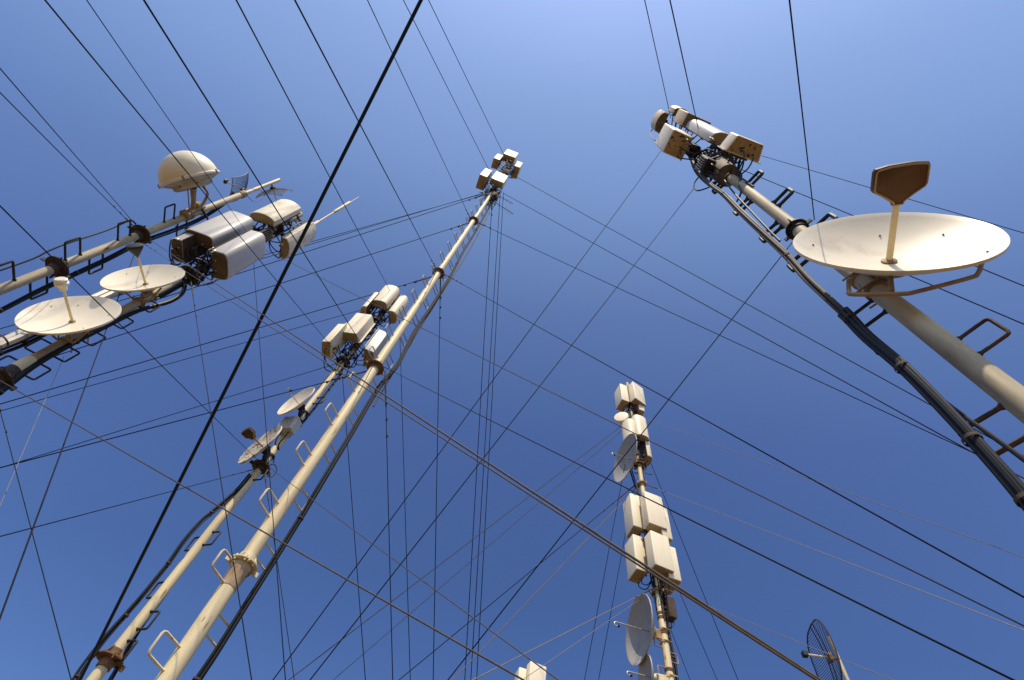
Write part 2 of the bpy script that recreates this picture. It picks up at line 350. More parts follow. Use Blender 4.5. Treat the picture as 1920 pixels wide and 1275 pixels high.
# ------------------------------------------------------------------ panel antennas
def section(shape, w, d):
    h = w/2
    if shape == 'round':
        pts = [(-h, 0), (-h, d*.30)]
        for i in range(1, 16):
            a = math.pi - math.pi*i/16; cx, sy = math.cos(a), math.sin(a)
            pts.append((h*math.copysign(abs(cx)**.8, cx), d*.30 + d*.70*abs(sy)**.8))
        return pts + [(h, d*.30), (h, 0)]
    if shape == 'rbox':
        pts = [(-h, 0), (-h, d*.45)]
        for i in range(1, 16):
            a = math.pi - math.pi*i/16; cx, sy = math.cos(a), math.sin(a)
            pts.append((h*math.copysign(abs(cx)**.5, cx), d*.45 + d*.55*abs(sy)**.6))
        return pts + [(h, d*.45), (h, 0)]
    if shape == 'bow':
        pts = [(-h, 0), (-h, d*.55)]
        for i in range(1, 10):
            x = -1 + 2*i/10; pts.append((h*x*.985, d*(1 - .38*abs(x)**2.2)))
        return pts + [(h, d*.55), (h, 0)]
    if shape == 'trap':
        k = .012; return [(-h, 0), (-h, d*.08), (-h*.80 - k*.4, d - k), (-h*.80 + k, d), (h*.80 - k, d), (h*.80 + k*.4, d - k), (h, d*.08), (h, 0)]
    k = min(.022, d*.15)
    def cor(x, y, a0): return [(x + k*math.cos(a0 - j*math.pi/8), y + k*math.sin(a0 - j*math.pi/8)) for j in range(5)]
    return [(-h, 0)] + cor(-h + k, d - k, math.pi) + cor(h - k, d - k, math.pi/2) + [(h, 0)]
def panel(m, az, lat, z0, z1, w, d, rb, shape, label, skin=WHITE, cap=CAP, group=None, cables=2, tilt=0.0, plate=True):
    o, t = dirv(az), np.cross(UP, dirv(az)); base = np.array([*BASE[m], 0.0])
    org = base + o*rb + t*lat
    root = thing('panel_antenna', org + UP*z0, label, 'panel antenna', group or 'panel antennas on the masts')
    def P(x, y, z):
        zz = z; yy = y + (z - z1)*-math.tan(R(tilt))*0 + (z - z0)*math.tan(R(tilt)); return org + t*x + o*yy + UP*zz
    sec = section(shape, w, d); cy = d*.42
    def ringat(z, k): return [P(x*k, cy + (y - cy)*k, z) for x, y in sec]
    e = .014
    MB().prism([ringat(z0, .955), ringat(z0 + e*.4, .985), ringat(z0 + e, 1), ringat(z1 - e, 1), ringat(z1 - e*.4, .985), ringat(z1, .955)]).build('radome', skin, root, angle=30)
    MB().prism([ringat(z0 - .006, .90), ringat(z0 - .0005, .93)]).build('end_cap', cap, root)
    if plate:
        fl = .035 if shape == 'trap' else .010
        b = MB(); b.prism([[P(x, y, z) for x, y in ((-w/2 - fl, -.016), (-w/2 - fl, -.002), (w/2 + fl, -.002), (w/2 + fl, -.016))] for z in (z0 + .01, z1 - .01)])
        b.build('back_plate', skin if shape == 'trap' else OCHRE if shape == 'box' else DKRUST, root)
    for z in (z0 + (z1 - z0)*.14, z1 - (z1 - z0)*.14):
        b = MB(); q = P(0, -.016, z); c = base + UP*z; dv = c - q; L = np.linalg.norm(dv); dv /= L; s = np.cross(UP, dv)
        if L > MR[m]:
            for k in (-1, 1): b.tube([q + s*k*.05, c + s*k*(MR[m]*.7)], .011, 6)
            b.box(q + dv*.015, (dv, s, UP), (.03, .17, .07), .004)
            b.lathe(c, UP, [(MR[m] + .004, -.025), (MR[m] + .014, -.022), (MR[m] + .014, .022), (MR[m] + .004, .025)], 16, False)
        b.build('bracket', DKRUST, root)
    for i in range(cables):
        x = (i - (cables - 1)/2)*w*.35; q = P(x, d*.25, z0 - .005)
        MB().lathe(q, -UP, [(.014, 0), (.014, .03), (.009, .035), (.009, .05)], 8).build('connector', GALV, root)
        mm = base + t*(.02*(i - .5)) + o*(MR[m] + .015); zz = z0 - .28 - .12*random.random()
        sg = .06*(random.random() - .5)
        MB().tube(smooth([q - UP*.04, q - UP*.16 + t*sg, (q + mm)/2*np.array([1, 1, 0]) + UP*(zz + .02), mm + UP*(zz + .10), mm + UP*(zz - .1), mm + UP*(zz - .55)], 5), .010, 6).build('jumper_cable', BLACK, root)
    return root
GA, GB, GD, GE, GF = ['panel antennas on the ' + s for s in ('tallest mast', 'short mast', 'left mast', 'nearest mast', 'lower right mast')]
panel('A', 276.8, -.146, 29.98, 31.58, .65, .347, .30, 'box', 'topmost cream panel on the tallest mast, facing the top of the picture', group=GA)
panel('A', 186.4, .201, 29.05, 30.45, .507, .302, .5, 'box', 'cream panel with brown underside on the left of the tallest mast tip', group=GA)
panel('A', 5.9, .05, 29.96, 31.45, .627, .316, .25, 'box', 'cream panel on the right of the tallest mast tip, brown underside showing', group=GA)
panel('A', 187.6, .30, 24.0, 25.5, .60, .315, .40, 'box', 'lower cream panel jutting left below the tip of the tallest mast', group=GA)
panel('A', 279.3, .025, 24.33, 25.9, .578, .253, .30, 'box', 'lower cream panel on the tallest mast, half hidden by small ladder-like antennas', group=GA)

panel('B', 266.1, -.023, 12.42, 13.37, .39, .185, .22, 'round', 'front half-round panel of the upper ring on the short mast', group=GB, cables=3)
panel('B', 352.7, .0, 12.43, 13.39, .34, .19, .22, 'round', 'half-round panel looking right in the upper ring of the short mast', group=GB, cables=3)
panel('B', 183.5, .20, 12.02, 12.84, .34, .13, .22, 'round', 'half-round panel mostly hidden on the left of the short mast upper ring', group=GB)
panel('B', 262.7, -.06, 10.73, 11.64, .42, .20, .22, 'trap', 'front slant-sided box panel of the lower ring on the short mast', group=GB, cables=3)
panel('B', 178.7, .286, 10.14, 10.92, .40, .175, .22, 'trap', 'slant-sided box panel jutting left from the lower ring of the short mast', group=GB)
panel('B', 358.0, .165, 10.83, 11.74, .44, .203, .22, 'trap', 'slant-sided box panel beside the tall pole, right side of the short mast', skin=PALE, group=GB)

panel('D', 276.9, -.199, 8.68, 9.79, .44, .21, .22, 'rbox', 'large pale rounded panel, upper of the pair above the second dish', skin=PALE, cap=CAPD, group=GD, cables=4)
panel('D', .6, -.146, 8.39, 9.43, .44, .235, .22, 'rbox', 'large pale rounded panel, lower right of the pair above the second dish', skin=PALE, cap=CAPD, group=GD, cables=4)
panel('D', 181.2, .217, 8.39, 9.29, .36, .166, .22, 'rbox', 'rounded panel peeping out left behind the large pale pair', skin=PALE, cap=CAPD, group=GD, cables=4)
panel('D', 274.8, -.026, 10.16, 11.16, .445, .17, .22, 'bow', 'peeling cream panel with bowed face just under a small grid antenna', skin=PEEL, group=GD, cables=3)
panel('D', 5.1, .257, 10.43, 11.54, .42, .165, .22, 'bow', 'scuffed cream panel beside the whip, crossed by the thick black cable', skin=PEEL, group=GD, cables=3)

panel('E', 276.7, -.018, 9.15, 9.52, .46, .209, .30, 'trap', 'short cream panel with badly stained underside, lowest on the nearest mast', cap=STAIN, group=GE, cables=2)
panel('E', 279.8, .10, 10.53, 12.6, .54, .206, .25, 'round', 'long rounded white panel on the nearest mast, above the stained one', skin=PALE, group=GE, cables=4)
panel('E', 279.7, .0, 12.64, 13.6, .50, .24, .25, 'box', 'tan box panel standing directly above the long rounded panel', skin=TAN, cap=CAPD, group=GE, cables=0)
panel('E', 189.2, .014, 10.83, 11.84, .373, .33, .35, 'box', 'white box panel with a dirty blotched underside on the left of the nearest mast', cap=STAIN, group=GE, cables=3)
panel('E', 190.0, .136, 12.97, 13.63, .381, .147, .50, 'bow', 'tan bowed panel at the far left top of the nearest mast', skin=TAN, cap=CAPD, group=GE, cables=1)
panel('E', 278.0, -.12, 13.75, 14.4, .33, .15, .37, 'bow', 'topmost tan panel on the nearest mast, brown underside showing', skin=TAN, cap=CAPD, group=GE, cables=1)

panel('F', 188.2, -.035, 14.53, 15.38, .40, .225, .13, 'box', 'topmost left box panel on the lower right mast', group=GF)
panel('F', 293.9, .087, 14.56, 15.45, .41, .20, .13, 'box', 'topmost front box panel on the lower right mast', group=GF)
panel('F', 8.0, .0, 14.3, 15.2, .38, .18, .15, 'box', 'top box panel almost hidden behind the front one, lower right mast', group=GF)
panel('F', 200.0, .0, 12.8, 13.6, .39, .19, .14, 'round', 'rounded panel below the small round radome, lower right mast', group=GF)
panel('F', 281.1, .063, 12.91, 13.78, .39, .20, .13, 'round', 'front rounded panel in the second ring of the lower right mast', group=GF)
panel('F', 8.0, .0, 12.32, 13.12, .38, .19, .16, 'round', 'rounded panel on the right of the second ring, lower right mast', group=GF)
panel('F', 186.2, -.184, 9.99, 10.95, .40, .24, .11, 'box', 'left box panel in the third ring of the lower right mast', group=GF)
panel('F', 278.6, .04, 9.87, 10.79, .425, .215, .11, 'box', 'front box panel in the third ring of the lower right mast', group=GF)
panel('F', 8.0, -.04, 9.68, 10.58, .48, .23, .14, 'box', 'right box panel half hidden in the third ring, lower right mast', group=GF)
panel('F', 187.7, -.282, 8.97, 9.84, .40, .23, .11, 'box', 'left box panel in the lowest ring of the lower right mast', group=GF)
panel('F', 281.9, .006, 8.82, 9.65, .42, .225, .11, 'box', 'front box panel in the lowest ring of the lower right mast', group=GF)
panel('F', 8.0, -.02, 8.72, 9.51, .46, .27, .14, 'box', 'right box panel half hidden in the lowest ring, lower right mast', group=GF)
panel('G', 187, .0, 8.9, 9.78, .34, .2, .18, 'box', 'leftmost panel top peeping over the bottom edge on the far mast', group='panel antennas on the far mast')
panel('G', 283, .05, 9.0, 9.92, .46, .2, .12, 'box', 'middle panel top on the far mast at the bottom edge', group='panel antennas on the far mast')
panel('G', 8, .1, 8.75, 9.70, .34, .2, .20, 'box', 'right panel top on the far mast at the bottom edge', group='panel antennas on the far mast')

# ------------------------------------------------------------------ dishes
def dish(c, az, Rr, depth, label, skin, m, name='dish_antenna', back=None, el=0.0, flat=False):
    n, t = dirv(az), np.cross(UP, dirv(az)); c = np.asarray(c, float)
    root = thing(name, c - n*depth, label, 'dish antenna', 'dish antennas on the masts')
    pr = [(Rr*i/16, -depth*(1 - (i/16)**2)) for i in range(17)]
    th = .014
    prof = pr + [(Rr + .006, .002), (Rr + .010, -.006), (Rr + .006, -.020)] + [(Rr*i/10*.985, -depth*(1 - (i/10)**2) - th - .008) for i in range(10, -1, -1)]
    MB().lathe(c, n, prof, 64, False).build('reflector', skin, root, angle=50)
    v = c - n*depth
    mz = np.array([*BASE[m], v[2]])
    b = MB(); b.lathe(v, -n, [(.05, .0), (Rr*.20, .03), (Rr*.20, .075), (Rr*.14, .08)], 24); b.build('hub', back or OCHRE, root)
    q = v - n*.08; dv = mz - q; L = np.linalg.norm(dv); dv /= L; s = np.cross(UP, dv)
    b = MB()
    for k in (-1, 1):
        b.tube([q + UP*k*.07, mz + UP*k*.11], .016, 8)
        for j in (0, 1): b.lathe(mz + UP*(k*.11), UP, [(MR[m] + .003, -.02), (MR[m] + .016, -.018), (MR[m] + .016, .018), (MR[m] + .003, .02)], 20, False)
        b.tube([mz + UP*k*.11 + s*(MR[m] + .02) - dv*.06, mz + UP*k*.11 + s*(MR[m] + .02) + dv*.1], .008, 6)
        b.tube([mz + UP*k*.11 - s*(MR[m] + .02) - dv*.06, mz + UP*k*.11 - s*(MR[m] + .02) + dv*.1], .008, 6)
    b.box((q + mz)/2, (dv, s, UP), (max(.05, L*.6), .05, .16), .006)
    b.build('mount', back or OCHRE, root)
    return root, n, t, v
def paddle(c, n, t, t0, t1, hw, root, mt, th=.05):
    L = t1 - t0
    o = [(-.026, 0), (-.034, L*.08), (-hw*.55, L*.24), (-hw*.93, L*.39), (-hw, L*.46), (-hw*1.0, L*.88), (-hw*.93, L*.955), (-hw*.45, L*1.0), (hw*.45, L*1.0), (hw*.93, L*.955), (hw*1.0, L*.88), (hw, L*.46), (hw*.93, L*.39), (hw*.55, L*.24), (.034, L*.08), (.026, 0)]
    def rg(z, k): return [c + n*(t0 + L*.5 + (y - L*.5)*k) + t*x*k + UP*z for x, y in o]
    f = MB().prism([rg(-th/2, .90), rg(-th/2 + .012, 1), rg(th/2 - .012, 1), rg(th/2, .93)]).build('feed_head', mt, root)
    P = rg(-th/2 - .001, .93); MB().tube(P, .006, 6, closed=True).build('feed_rim', OCHRE, f)
def onmast(m, rel, z): return np.array([BASE[m][0] + rel[0], BASE[m][1] + rel[1], z])

# R - the large dish on the nearest mast
cR = np.array([2.30, .575, 5.33])
root, n_, t_, v_ = dish(cR, 247, .578, .165, 'largest dish, sunlit cream reflector with a brown paddle feed on the nearest mast', DISH, 'E')
MB().tube([v_, cR + n_*.255], .020, 14).build('feed_arm', CREAM, root)
MB().lathe(v_ + n_*.004, n_, [(.047, 0), (.047, .008), (.034, .012), (.022, .016)], 24).build('feed_flange', OCHRE, root)
paddle(cR, n_, t_, .225, .49, .160, root, BROWNP)
strut = [onplane(p, cR - n_*.13, n_) for p in ((1591, 527), (1592, 545), (1600, 552), (1690, 551), (1722, 546), (1818, 521), (1834, 512), (1841, 493))]
MB().tube(smooth(strut, 4), .0135, 10).build('strut', OCHRE, root)
MB().tube([onplane((1669, 515), cR - n_*.12, n_), onplane((1672, 545), cR - n_*.13, n_)], .016, 10).build('strut', OCHRE, root)
for a, rr in ((20, .72), (75, .62), (150, .80), (215, .70), (318, .86)):
    q = rr*.578; p = cR + (t_*math.cos(R(a)) + UP*math.sin(R(a)))*q - n_*(.165*(1 - rr**2)); MB().lathe(p, n_, [(.006, -.004), (.006, .008)], 8).build('bolt', DKRUST, root)
# D1, D2
for c, az, lab, kind in ((onmast('D', (.02, -.31), 6.22), 265.8, 'lower left dish with drum-shaped feed, cream and sunlit', 'drum'),
                         (onmast('D', (.02, -.315), 7.31), 260.4, 'second cream dish from the left with a dark cone feed', 'cone')):
    root, n_, t_, v_ = dish(c, az, .44, .10, lab, DISH, 'D')
    MB().tube([v_, c + n_*.285], .014, 12).build('feed_arm', CREAM, root)
    MB().lathe(v_ + n_*.004, n_, [(.03, 0), (.03, .008), (.016, .014)], 20).build('feed_flange', OCHRE, root)
    if kind == 'drum':
        MB().lathe(c, n_, [(.016, .265), (.034, .275), (.038, .30), (.042, .325), (.06, .335), (.064, .345), (.064, .362), (.058, .366), (.06, .374), (.06, .395), (.048, .405)], 28).build('feed_head', DISH, root)
    else:
        MB().lathe(c, n_, [(.016, .27), (.03, .285), (.05, .32), (.085, .37), (.09, .385), (.09, .41), (.08, .415)], 28).build('feed_head', DARK, root)  # shade of the cone's underside is put into its dark colour
    b = MB()
    for k in (-1, 1):
        b.tube([c + t_*k*.30 - n_*.075 - UP*.12, c + t_*k*.10 - n_*.26 - UP*.14], .011, 8)
    b.tube([c + t_*.10 - n_*.26 - UP*.14, c - t_*.10 - n_*.26 - UP*.14], .011, 8); b.build('strut', OCHRE, root)
    for a, rr in ((30, .75), (120, .7), (160, .8), (330, .7)):
        p = c + (t_*math.cos(R(a)) + UP*math.sin(R(a)))*rr*.44 - n_*(.10*(1 - rr**2)); MB().lathe(p, n_, [(.005, -.003), (.005, .006)], 8).build('bolt', DKRUST, root)
def hook(c, n, side, v, L, r, root, curl):
    p = [v + n*.0, v + n*.04, c + n*(L*.55), c + n*L]
    for i in range(1, 9):
        a = math.pi*i/8*1.25; p.append(c + n*(L + curl*math.sin(a)) + side*curl*(1 - math.cos(a)))
    MB().tube(p, r, 8).build('feed_arm', GALV, root)
    MB().lathe(p[-1], -n, [(r*1.2, -.005), (r*2.2, 0), (r*2.2, .03), (r, .035)], 10).build('feed_head', DARK, root)
# B1, B2
c = onmast('B', (-.085, -.315), 8.44)
root, n_, t_, v_ = dish(c, 229, .336, .09, 'upper small dish on the short mast, thin feed with curled tip', DISH, 'B', back=DARK)
hook(c, n_, np.cross(n_, UP)*-1, v_, .22, .008, root, .028)
c = onmast('B', (-.08, -.31), 7.32)
root, n_, t_, v_ = dish(c, 224, .365, .065, 'lower small dish on the short mast, blotched dark with a brown paddle feed', DISHOLD, 'B', back=DARK)
MB().tube([v_, c + n_*.12], .014, 10).build('feed_arm', OCHRE, root); paddle(c, n_, t_, .11, .30, .10, root, DKRUST, .04)
# F1..F3
c = onmast('F', (-.475, -.05), 7.635)
root, n_, t_, v_ = dish(c, 183.7, .558, .20, 'large grey dish low on the lower right mast, seen almost edge on', DISHSHADE, 'F')
hook(c, n_, -UP, v_, .40, .0105, root, .035)
c = onmast('F', (-.385, -.085), 12.12)
root, n_, t_, v_ = dish(c, 188.5, .614, .17, 'high grey dish halfway up the lower right mast', DISHSHADE, 'F')
hook(c, n_, -UP, v_, .31, .0105, root, .03)
c = onmast('F', (-.45, -.05), 6.84)
root, n_, t_, v_ = dish(c, 181, .308, .10, 'small grey dish cut by the bottom edge on the lower right mast', DISHSHADE, 'F', back=CREAM)
hook(c, n_, -UP, v_, .26, .010, root, .03)
# small round radome on F
c = onmast('F', (-.36, -.09), 13.85); n_ = dirv(239); root = thing('radome_antenna', c, 'small flat round radome high on the lower right mast, cream faced', 'radome antenna')
MB().lathe(c, n_, [(.05, -.20), (.12, -.17), (.185, -.09), (.198, -.08), (.2, -.01), (.192, .0), (.12, .01), (0.0, .014)], 40).build('radome', WHITE, root)
MB().tube([c - n_*.19, onmast('F', (0, 0), 13.85)], .02, 8).build('mount', DKRUST, root)

# half-dome on C
cD = np.array([*BASE['C'], 9.944]) + np.array([0, -.60, 0]); n_ = np.array([math.cos(R(241))*math.cos(R(6)), math.sin(R(241))*math.cos(R(6)), math.sin(R(6))])
t_ = np.cross(UP, n_); t_ /= np.linalg.norm(t_); v_ = np.cross(n_, t_)
root = thing('radome_antenna', cD, 'big cream half-dome radome on the upper left mast', 'radome antenna')
dome = [(.445*math.cos(R(a)), .435*math.sin(R(a))) for a in range(0, 91, 5)]
MB().lathe(cD, n_, dome, 64, False).build('radome', WHITE, root)
MB().lathe(cD, n_, [(.43, .003), (.462, .010), (.470, 0), (.470, -.018), (.46, -.026), (.42, -.030)], 64, False).build('rim', WHITE, root)
MB().lathe(cD, n_, [(.42, -.029), (.39, -.05), (.34, -.07), (.31, -.075), (.30, -.13), (.28, -.145), (.05, -.15)], 48, False).build('back_pan', GREYCREAM, root)
for a in (10, 82, 154, 226, 298):
    p = cD + (t_*math.cos(R(a)) + v_*math.sin(R(a)))*.468; MB().box(p - n_*.008, (n_, t_, v_), (.06, .026, .026), .004).build('clip', OCHRE, root)
mz = np.array([*BASE['C'], 9.95]); bp = cD - n_*.15; md = bp - mz; md[2] = 0; md /= np.linalg.norm(md); ms_ = np.cross(UP, md)
b = MB()
b.tube(smooth([bp + v_*.22, bp + v_*.25 - n_*.12, mz + UP*.30 + md*.16, mz + UP*.22 + md*.08], 4), .022, 8); b.tube([bp - v_*.02, bp*.5 + mz*.5, mz + md*.07], [.05, .035, .045], 10)
b.box(mz + md*.085, (md, ms_, UP), (.04, .12, .52), .01); b.tube([bp - v_*.2 + t_*.04, mz - UP*.16 + md*.1 + ms_*.04], .010, 6)
b.box(mz - UP*.24 + md*.06 + ms_*.02, (md, ms_, UP), (.10, .16, .07), .01); b.box(mz + UP*.12 + md*.13, (md, ms_, UP), (.10, .10, .14), .02)
for k in (-.2, -.08, .22): b.lathe(mz + UP*k, UP, [(MR['C'] + .003, -.03), (MR['C'] + .018, -.028), (MR['C'] + .018, .028), (MR['C'] + .003, .03)], 20, False)
b.build('mount', OCHRE, root)

# grid antennas
def grid(c, az, wv, hv, curve, label, m, mt, nx, ny, arm, head, rw=.0022, frame=None, oval=False, roll=0):
    n, t = dirv(az), np.cross(UP, dirv(az)); c = np.asarray(c, float)
    u = t*math.cos(R(roll)) + UP*math.sin(R(roll)); w = UP*math.cos(R(roll)) - t*math.sin(R(roll))
    root = thing('grid_antenna', c, label, 'grid antenna', 'grid antennas')
    def P(a, b): return c + u*a*wv/2 + w*b*hv/2 + n*curve*(a*a*.5 + b*b*.5)
    def lim(b): return math.sqrt(max(0.0, 1 - abs(b)**2.6))**.8 if oval else 1.0
    g = MB()
    for j in range(ny):
        b = -1 + 2*j/(ny - 1) if not oval else -.97 + 1.94*j/(ny - 1); k = lim(b)
        g.tube([P(k*(-1 + 2*i/10), b) for i in range(11)], rw, 4)
    for i in range(nx):
        a = -1 + 2*i/(nx - 1) if nx > 1 else 0
        if oval: a *= .12
        g.tube([P(a, -1 + 2*j/10) for j in range(11)], rw*(2.2 if oval else 1), 4)
    g.build('grid', mt, root)
    if oval: fr = [P(lim(b)*s, b) for s, seq in ((1, range(-20, 21)), (-1, range(20, -21, -1))) for b in [q/20 for q in seq]]
    else: fr = [P(-1 + 2*i/8, -1) for i in range(9)] + [P(1, -1 + 2*i/8) for i in range(1, 9)] + [P(1 - 2*i/8, 1) for i in range(1, 9)] + [P(-1, 1 - 2*i/8) for i in range(1, 8)]
    MB().tube(fr, rw*2.2, 5, closed=True).build('frame', mt, root)
    MB().tube([c - n*.02, c + n*arm], .012, 8).build('feed_arm', CREAM, root)
    MB().box(c + n*arm, (n, t, UP), head, .005).build('feed_head', DARK, root)
    q = np.array([*BASE[m], c[2]]); b = MB(); b.tube([c, q], .016, 8); b.box(c - n*.02, (n, t, UP), (.05, .08, .10), .006); b.build('mount', DARK if m == 'C' else OCHRE, root)
    return root
grid(np.array([*BASE['C'], hgt('C', (462, 357))]) + dirv(192)*.12, 196, .55, .55, .10, 'square wire grid antenna pointing left near the upper left mast tip', 'C', MESHM, 19, 19, .33, (.05, .08, .09), rw=.0034)
grid(np.array([*BASE['C'], 12.55]) + dirv(70)*.12, 72, .60, .48, .12, 'square wire grid antenna on the very tip of the upper left mast', 'C', MESHL, 19, 17, .40, (.05, .09, .07), rw=.0034)
Hm = thing('antenna_pole', [*BASE['H'], 0], 'thin pole holding a dark grid dish at the bottom right', 'antenna pole')
pole('H', .1, hgt('H', (1555, 1195)), Hm, GREYCREAM, .021)
MB().box([*BASE['H'], .05], (np.array([1., 0, 0]), np.array([0, 1., 0]), UP), (.3, .3, .1), .01).build('base_plate', RUST, Hm)
grid(np.array([*BASE['H'], hgt('H', (1571, 1236))]) + dirv(172)*.12, 171, .58, .80, .09, 'dark slatted oval grid dish at the bottom right', 'H', MESHM, 2, 30, .26, (.06, .06, .06), rw=.0042, oval=True)

# whip on D
wb, wt = at((560, 416), 5.95), at((673, 369), 5.95)
wb[:2] = wt[:2]; root = thing('whip_antenna', wb, 'slim cream whip antenna pointing past the left mast panels', 'whip antenna')
z0, z1, z2, z3 = wb[2] - .6, hgt('D', (585, 407)), hgt('D', (618, 392)), hgt('D', (650, 377))
q0 = np.array([wb[0], wb[1], 0])
MB().lathe(q0, UP, [(.032, z0 - .3), (.032, z1), (.022, z1 + .02), (.018, z1 + .04)], 16).build('lower_tube', CREAM, root)
MB().lathe(q0, UP, [(.016, z1 + .04), (.016, z2)], 12).build('middle_rod', CREAM, root)
MB().lathe(q0, UP, [(.026, z2), (.034, z2 + .03), (.034, z3 - .04), (.026, z3)], 16).build('loading_coil', CREAM, root)
MB().lathe(q0, UP, [(.009, z3), (.006, wt[2])], 8).build('tip_rod', CREAM, root)
b = MB()
for z in (z0 - .1, z0 + .35): b.tube([[wb[0], wb[1], z], [*BASE['D'], z]], .016, 6)
b.build('bracket', DKRUST, root)

# yagis on A
def yagi(c, az, L, els, label, m, mt, vert=False):
    n, t = dirv(az), np.cross(UP, dirv(az)); root = thing('yagi_antenna', c, label, 'yagi antenna', 'small ladder-like antennas on the tallest mast')
    MB().tube([c - n*.1, c + n*L], .012, 6).build('boom', mt, root)
    for i in range(els):
        p = c + n*(L*(i + .3)/els); e = (UP if vert else t)*(.26 - .012*i); MB().tube([p - e, p + e], .012, 6).build('element', mt, root)
    MB().tube([c, [*BASE[m], c[2]]], .015, 6).build('mount', DKRUST, root)
aA = np.array([*BASE['A'], 0])
yagi(aA + dirv(283)*.35 + UP*26.6, 277, .62, 5, 'pale ladder-like antenna in front of the lower panel on the tallest mast', 'A', GALV)
yagi(aA + dirv(20)*.45 + UP*23.3, 20, .75, 5, 'dark ladder-like antenna on the right below the tallest mast tip', 'A', DARK, True)
yagi(aA + dirv(30)*.30 + UP*24.6, 15, .70, 4, 'dark ladder-like antenna tucked under the right panel of the tallest mast', 'A', DARK, True)

# radio boxes
def radio(c, az, sz, label, m, mt, fins=6):
    n, t = dirv(az), np.cross(UP, dirv(az)); c = np.asarray(c, float); root = thing('radio_unit', c, label, 'radio unit', 'radio boxes on the masts')
    MB().box(c, (n, t, UP), sz, .012).build('case', mt, root)
    b = MB()
    for i in range(fins): b.box(c + n*(sz[0]/2 + .012) + t*(sz[1]*(-.4 + .8*i/(fins - 1))), (n, t, UP), (.024, .006, sz[2]*.85), .001)
    b.build('cooling_fins', mt, root)
    q = np.array([*BASE[m], c[2]]); MB().tube([c, q], .02, 8).build('mount', DKRUST, root)
    for k in (-.25, .25): 
        p = c + t*sz[1]*k - UP*sz[2]/2; MB().tube(smooth([p, p - UP*.12, (p + q)/2 - UP*.3, q - UP*.45 + t*.08], 5), .009, 6).build('jumper_cable', BLACK, root)
radio(onmast('B', (.02, -.13), 8.02), 250, (.17, .24, .30), 'pale square radio box behind the upper small dish', 'B', PALE)
radio(np.array([*BASE['F'], 8.22]) + dirv(5)*.20, 5, (.13, .17, .42), 'dark ribbed radio box hanging right of the lower right mast', 'F', DKRUST)
radio(np.array([*BASE['E'], 10.55]) + dirv(330)*.24, 330, (.12, .22, .5), 'dark radio box buried in cables beneath the long rounded panel', 'E', DKRUST)
radio(np.array([*BASE['E'], 9.75]) + dirv(187)*.24, 187, (.14, .2, .4), 'dark radio box under the blotched white panel', 'E', DARK)
radio(np.array([*BASE['E'], 11.3]) + dirv(250)*.02 + dirv(187)*.16, 187, (.14, .2, .6), 'dark radio box behind the long rounded panel of the nearest mast', 'E', DARK)
radio(np.array([*BASE['D'], 9.9]) + dirv(330)*.2, 330, (.12, .2, .35), 'dark radio box between the panel tiers of the left mast', 'D', DKRUST)
radio(np.array([*BASE['A'], 23.2]) + dirv(330)*.3, 330, (.16, .26, .5), 'dark radio box just below the tip of the tallest mast', 'A', DKRUST)
radio(np.array([*BASE['A'], 28.6]) + dirv(280)*.1, 280, (.2, .3, .5), 'dark radio box between the top panels of the tallest mast', 'A', DKRUST)

# ------------------------------------------------------------------ cable bundles
def bundle(px, D, nc, r, spread, label, mt, ties=True, dark_after=None, mt2=None, end=None, name='cable_bundle', grp='cable bundles on the masts', sub=5):
    pts = smooth([at(p, D) for p in px], sub)
    if end is not None: pts = [np.asarray(q) for q in end] + pts if False else pts + [np.asarray(q) for q in end]
    root = thing(name, pts[0], label, 'cable bundle', grp)
    rnd = random.Random(len(label)*7 + nc)
    offs = [(rnd.uniform(-1, 1), rnd.uniform(-1, 1)) for _ in range(nc)] if nc > 1 else [(0, 0)]
    if nc > 2: offs[:3] = [(-1, .3), (1, -.2), (0, .9)]
    for k, (a, b_) in enumerate(offs):
        ph = rnd.uniform(0, 6); P = []
        for i, p in enumerate(pts):
            d = pts[min(i + 1, len(pts) - 1)] - pts[max(i - 1, 0)]; d /= np.linalg.norm(d); v = p - CAM; s = np.cross(d, v); s /= np.linalg.norm(s); w = np.cross(s, d)
            tw = .30*math.sin(i*.10 + ph)
            P.append(p + spread*(s*(a + tw) + w*b_))
        rr = r*rnd.uniform(.68, 1.3)
        if dark_after:
            j = int(len(P)*dark_after); MB().tube(P[:j + 1], rr, 8).build('cable', mt, root); MB().tube(P[j:], rr*1.25, 8).build('cable', mt2, root)
        else: MB().tube(P, rr, 8).build('cable', mt, root)
    if ties:
        for i in range(5, len(pts) - 3, max(6, len(pts)//4)):
            d = pts[i + 1] - pts[i - 1]; d /= np.linalg.norm(d)
            MB().lathe(pts[i], d, [(spread + r, -.010), (spread*1.04 + r*1.1, -.009), (spread*1.04 + r*1.1, .009), (spread + r, .010)], 14, False).build('cable_tie', DKRUST, root)
    return root
bundle([(330, 1340), (369, 1275), (402, 1226), (439, 1168), (472, 1116), (523, 1036), (573, 956), (621, 876), (663, 806), (696, 749), (721, 712), (746, 682), (778, 619), (804, 581), (826, 546), (848, 510), (868, 472), (888, 440), (918, 388), (934, 360)], 6.12, 4, .019, .020, 'thick black feeder bundle running up beside the tallest mast', BLACK)
bundle([(700, 762), (742, 690), (797, 600), (838, 535), (878, 472), (918, 398)], 6.16, 2, .012, .012, 'pale grey cable pair clipped along the tallest mast', GREYC, False)
bundle([(115, 1320), (146, 1268), (169, 1235), (200, 1195), (236, 1154), (266, 1119), (290, 1089), (316, 1056), (346, 1013), (378, 977), (397, 961), (443, 921), (470, 890)], 6.75, 4, .0105, .017, 'black cable bundle on the left of the short mast', BLACK)
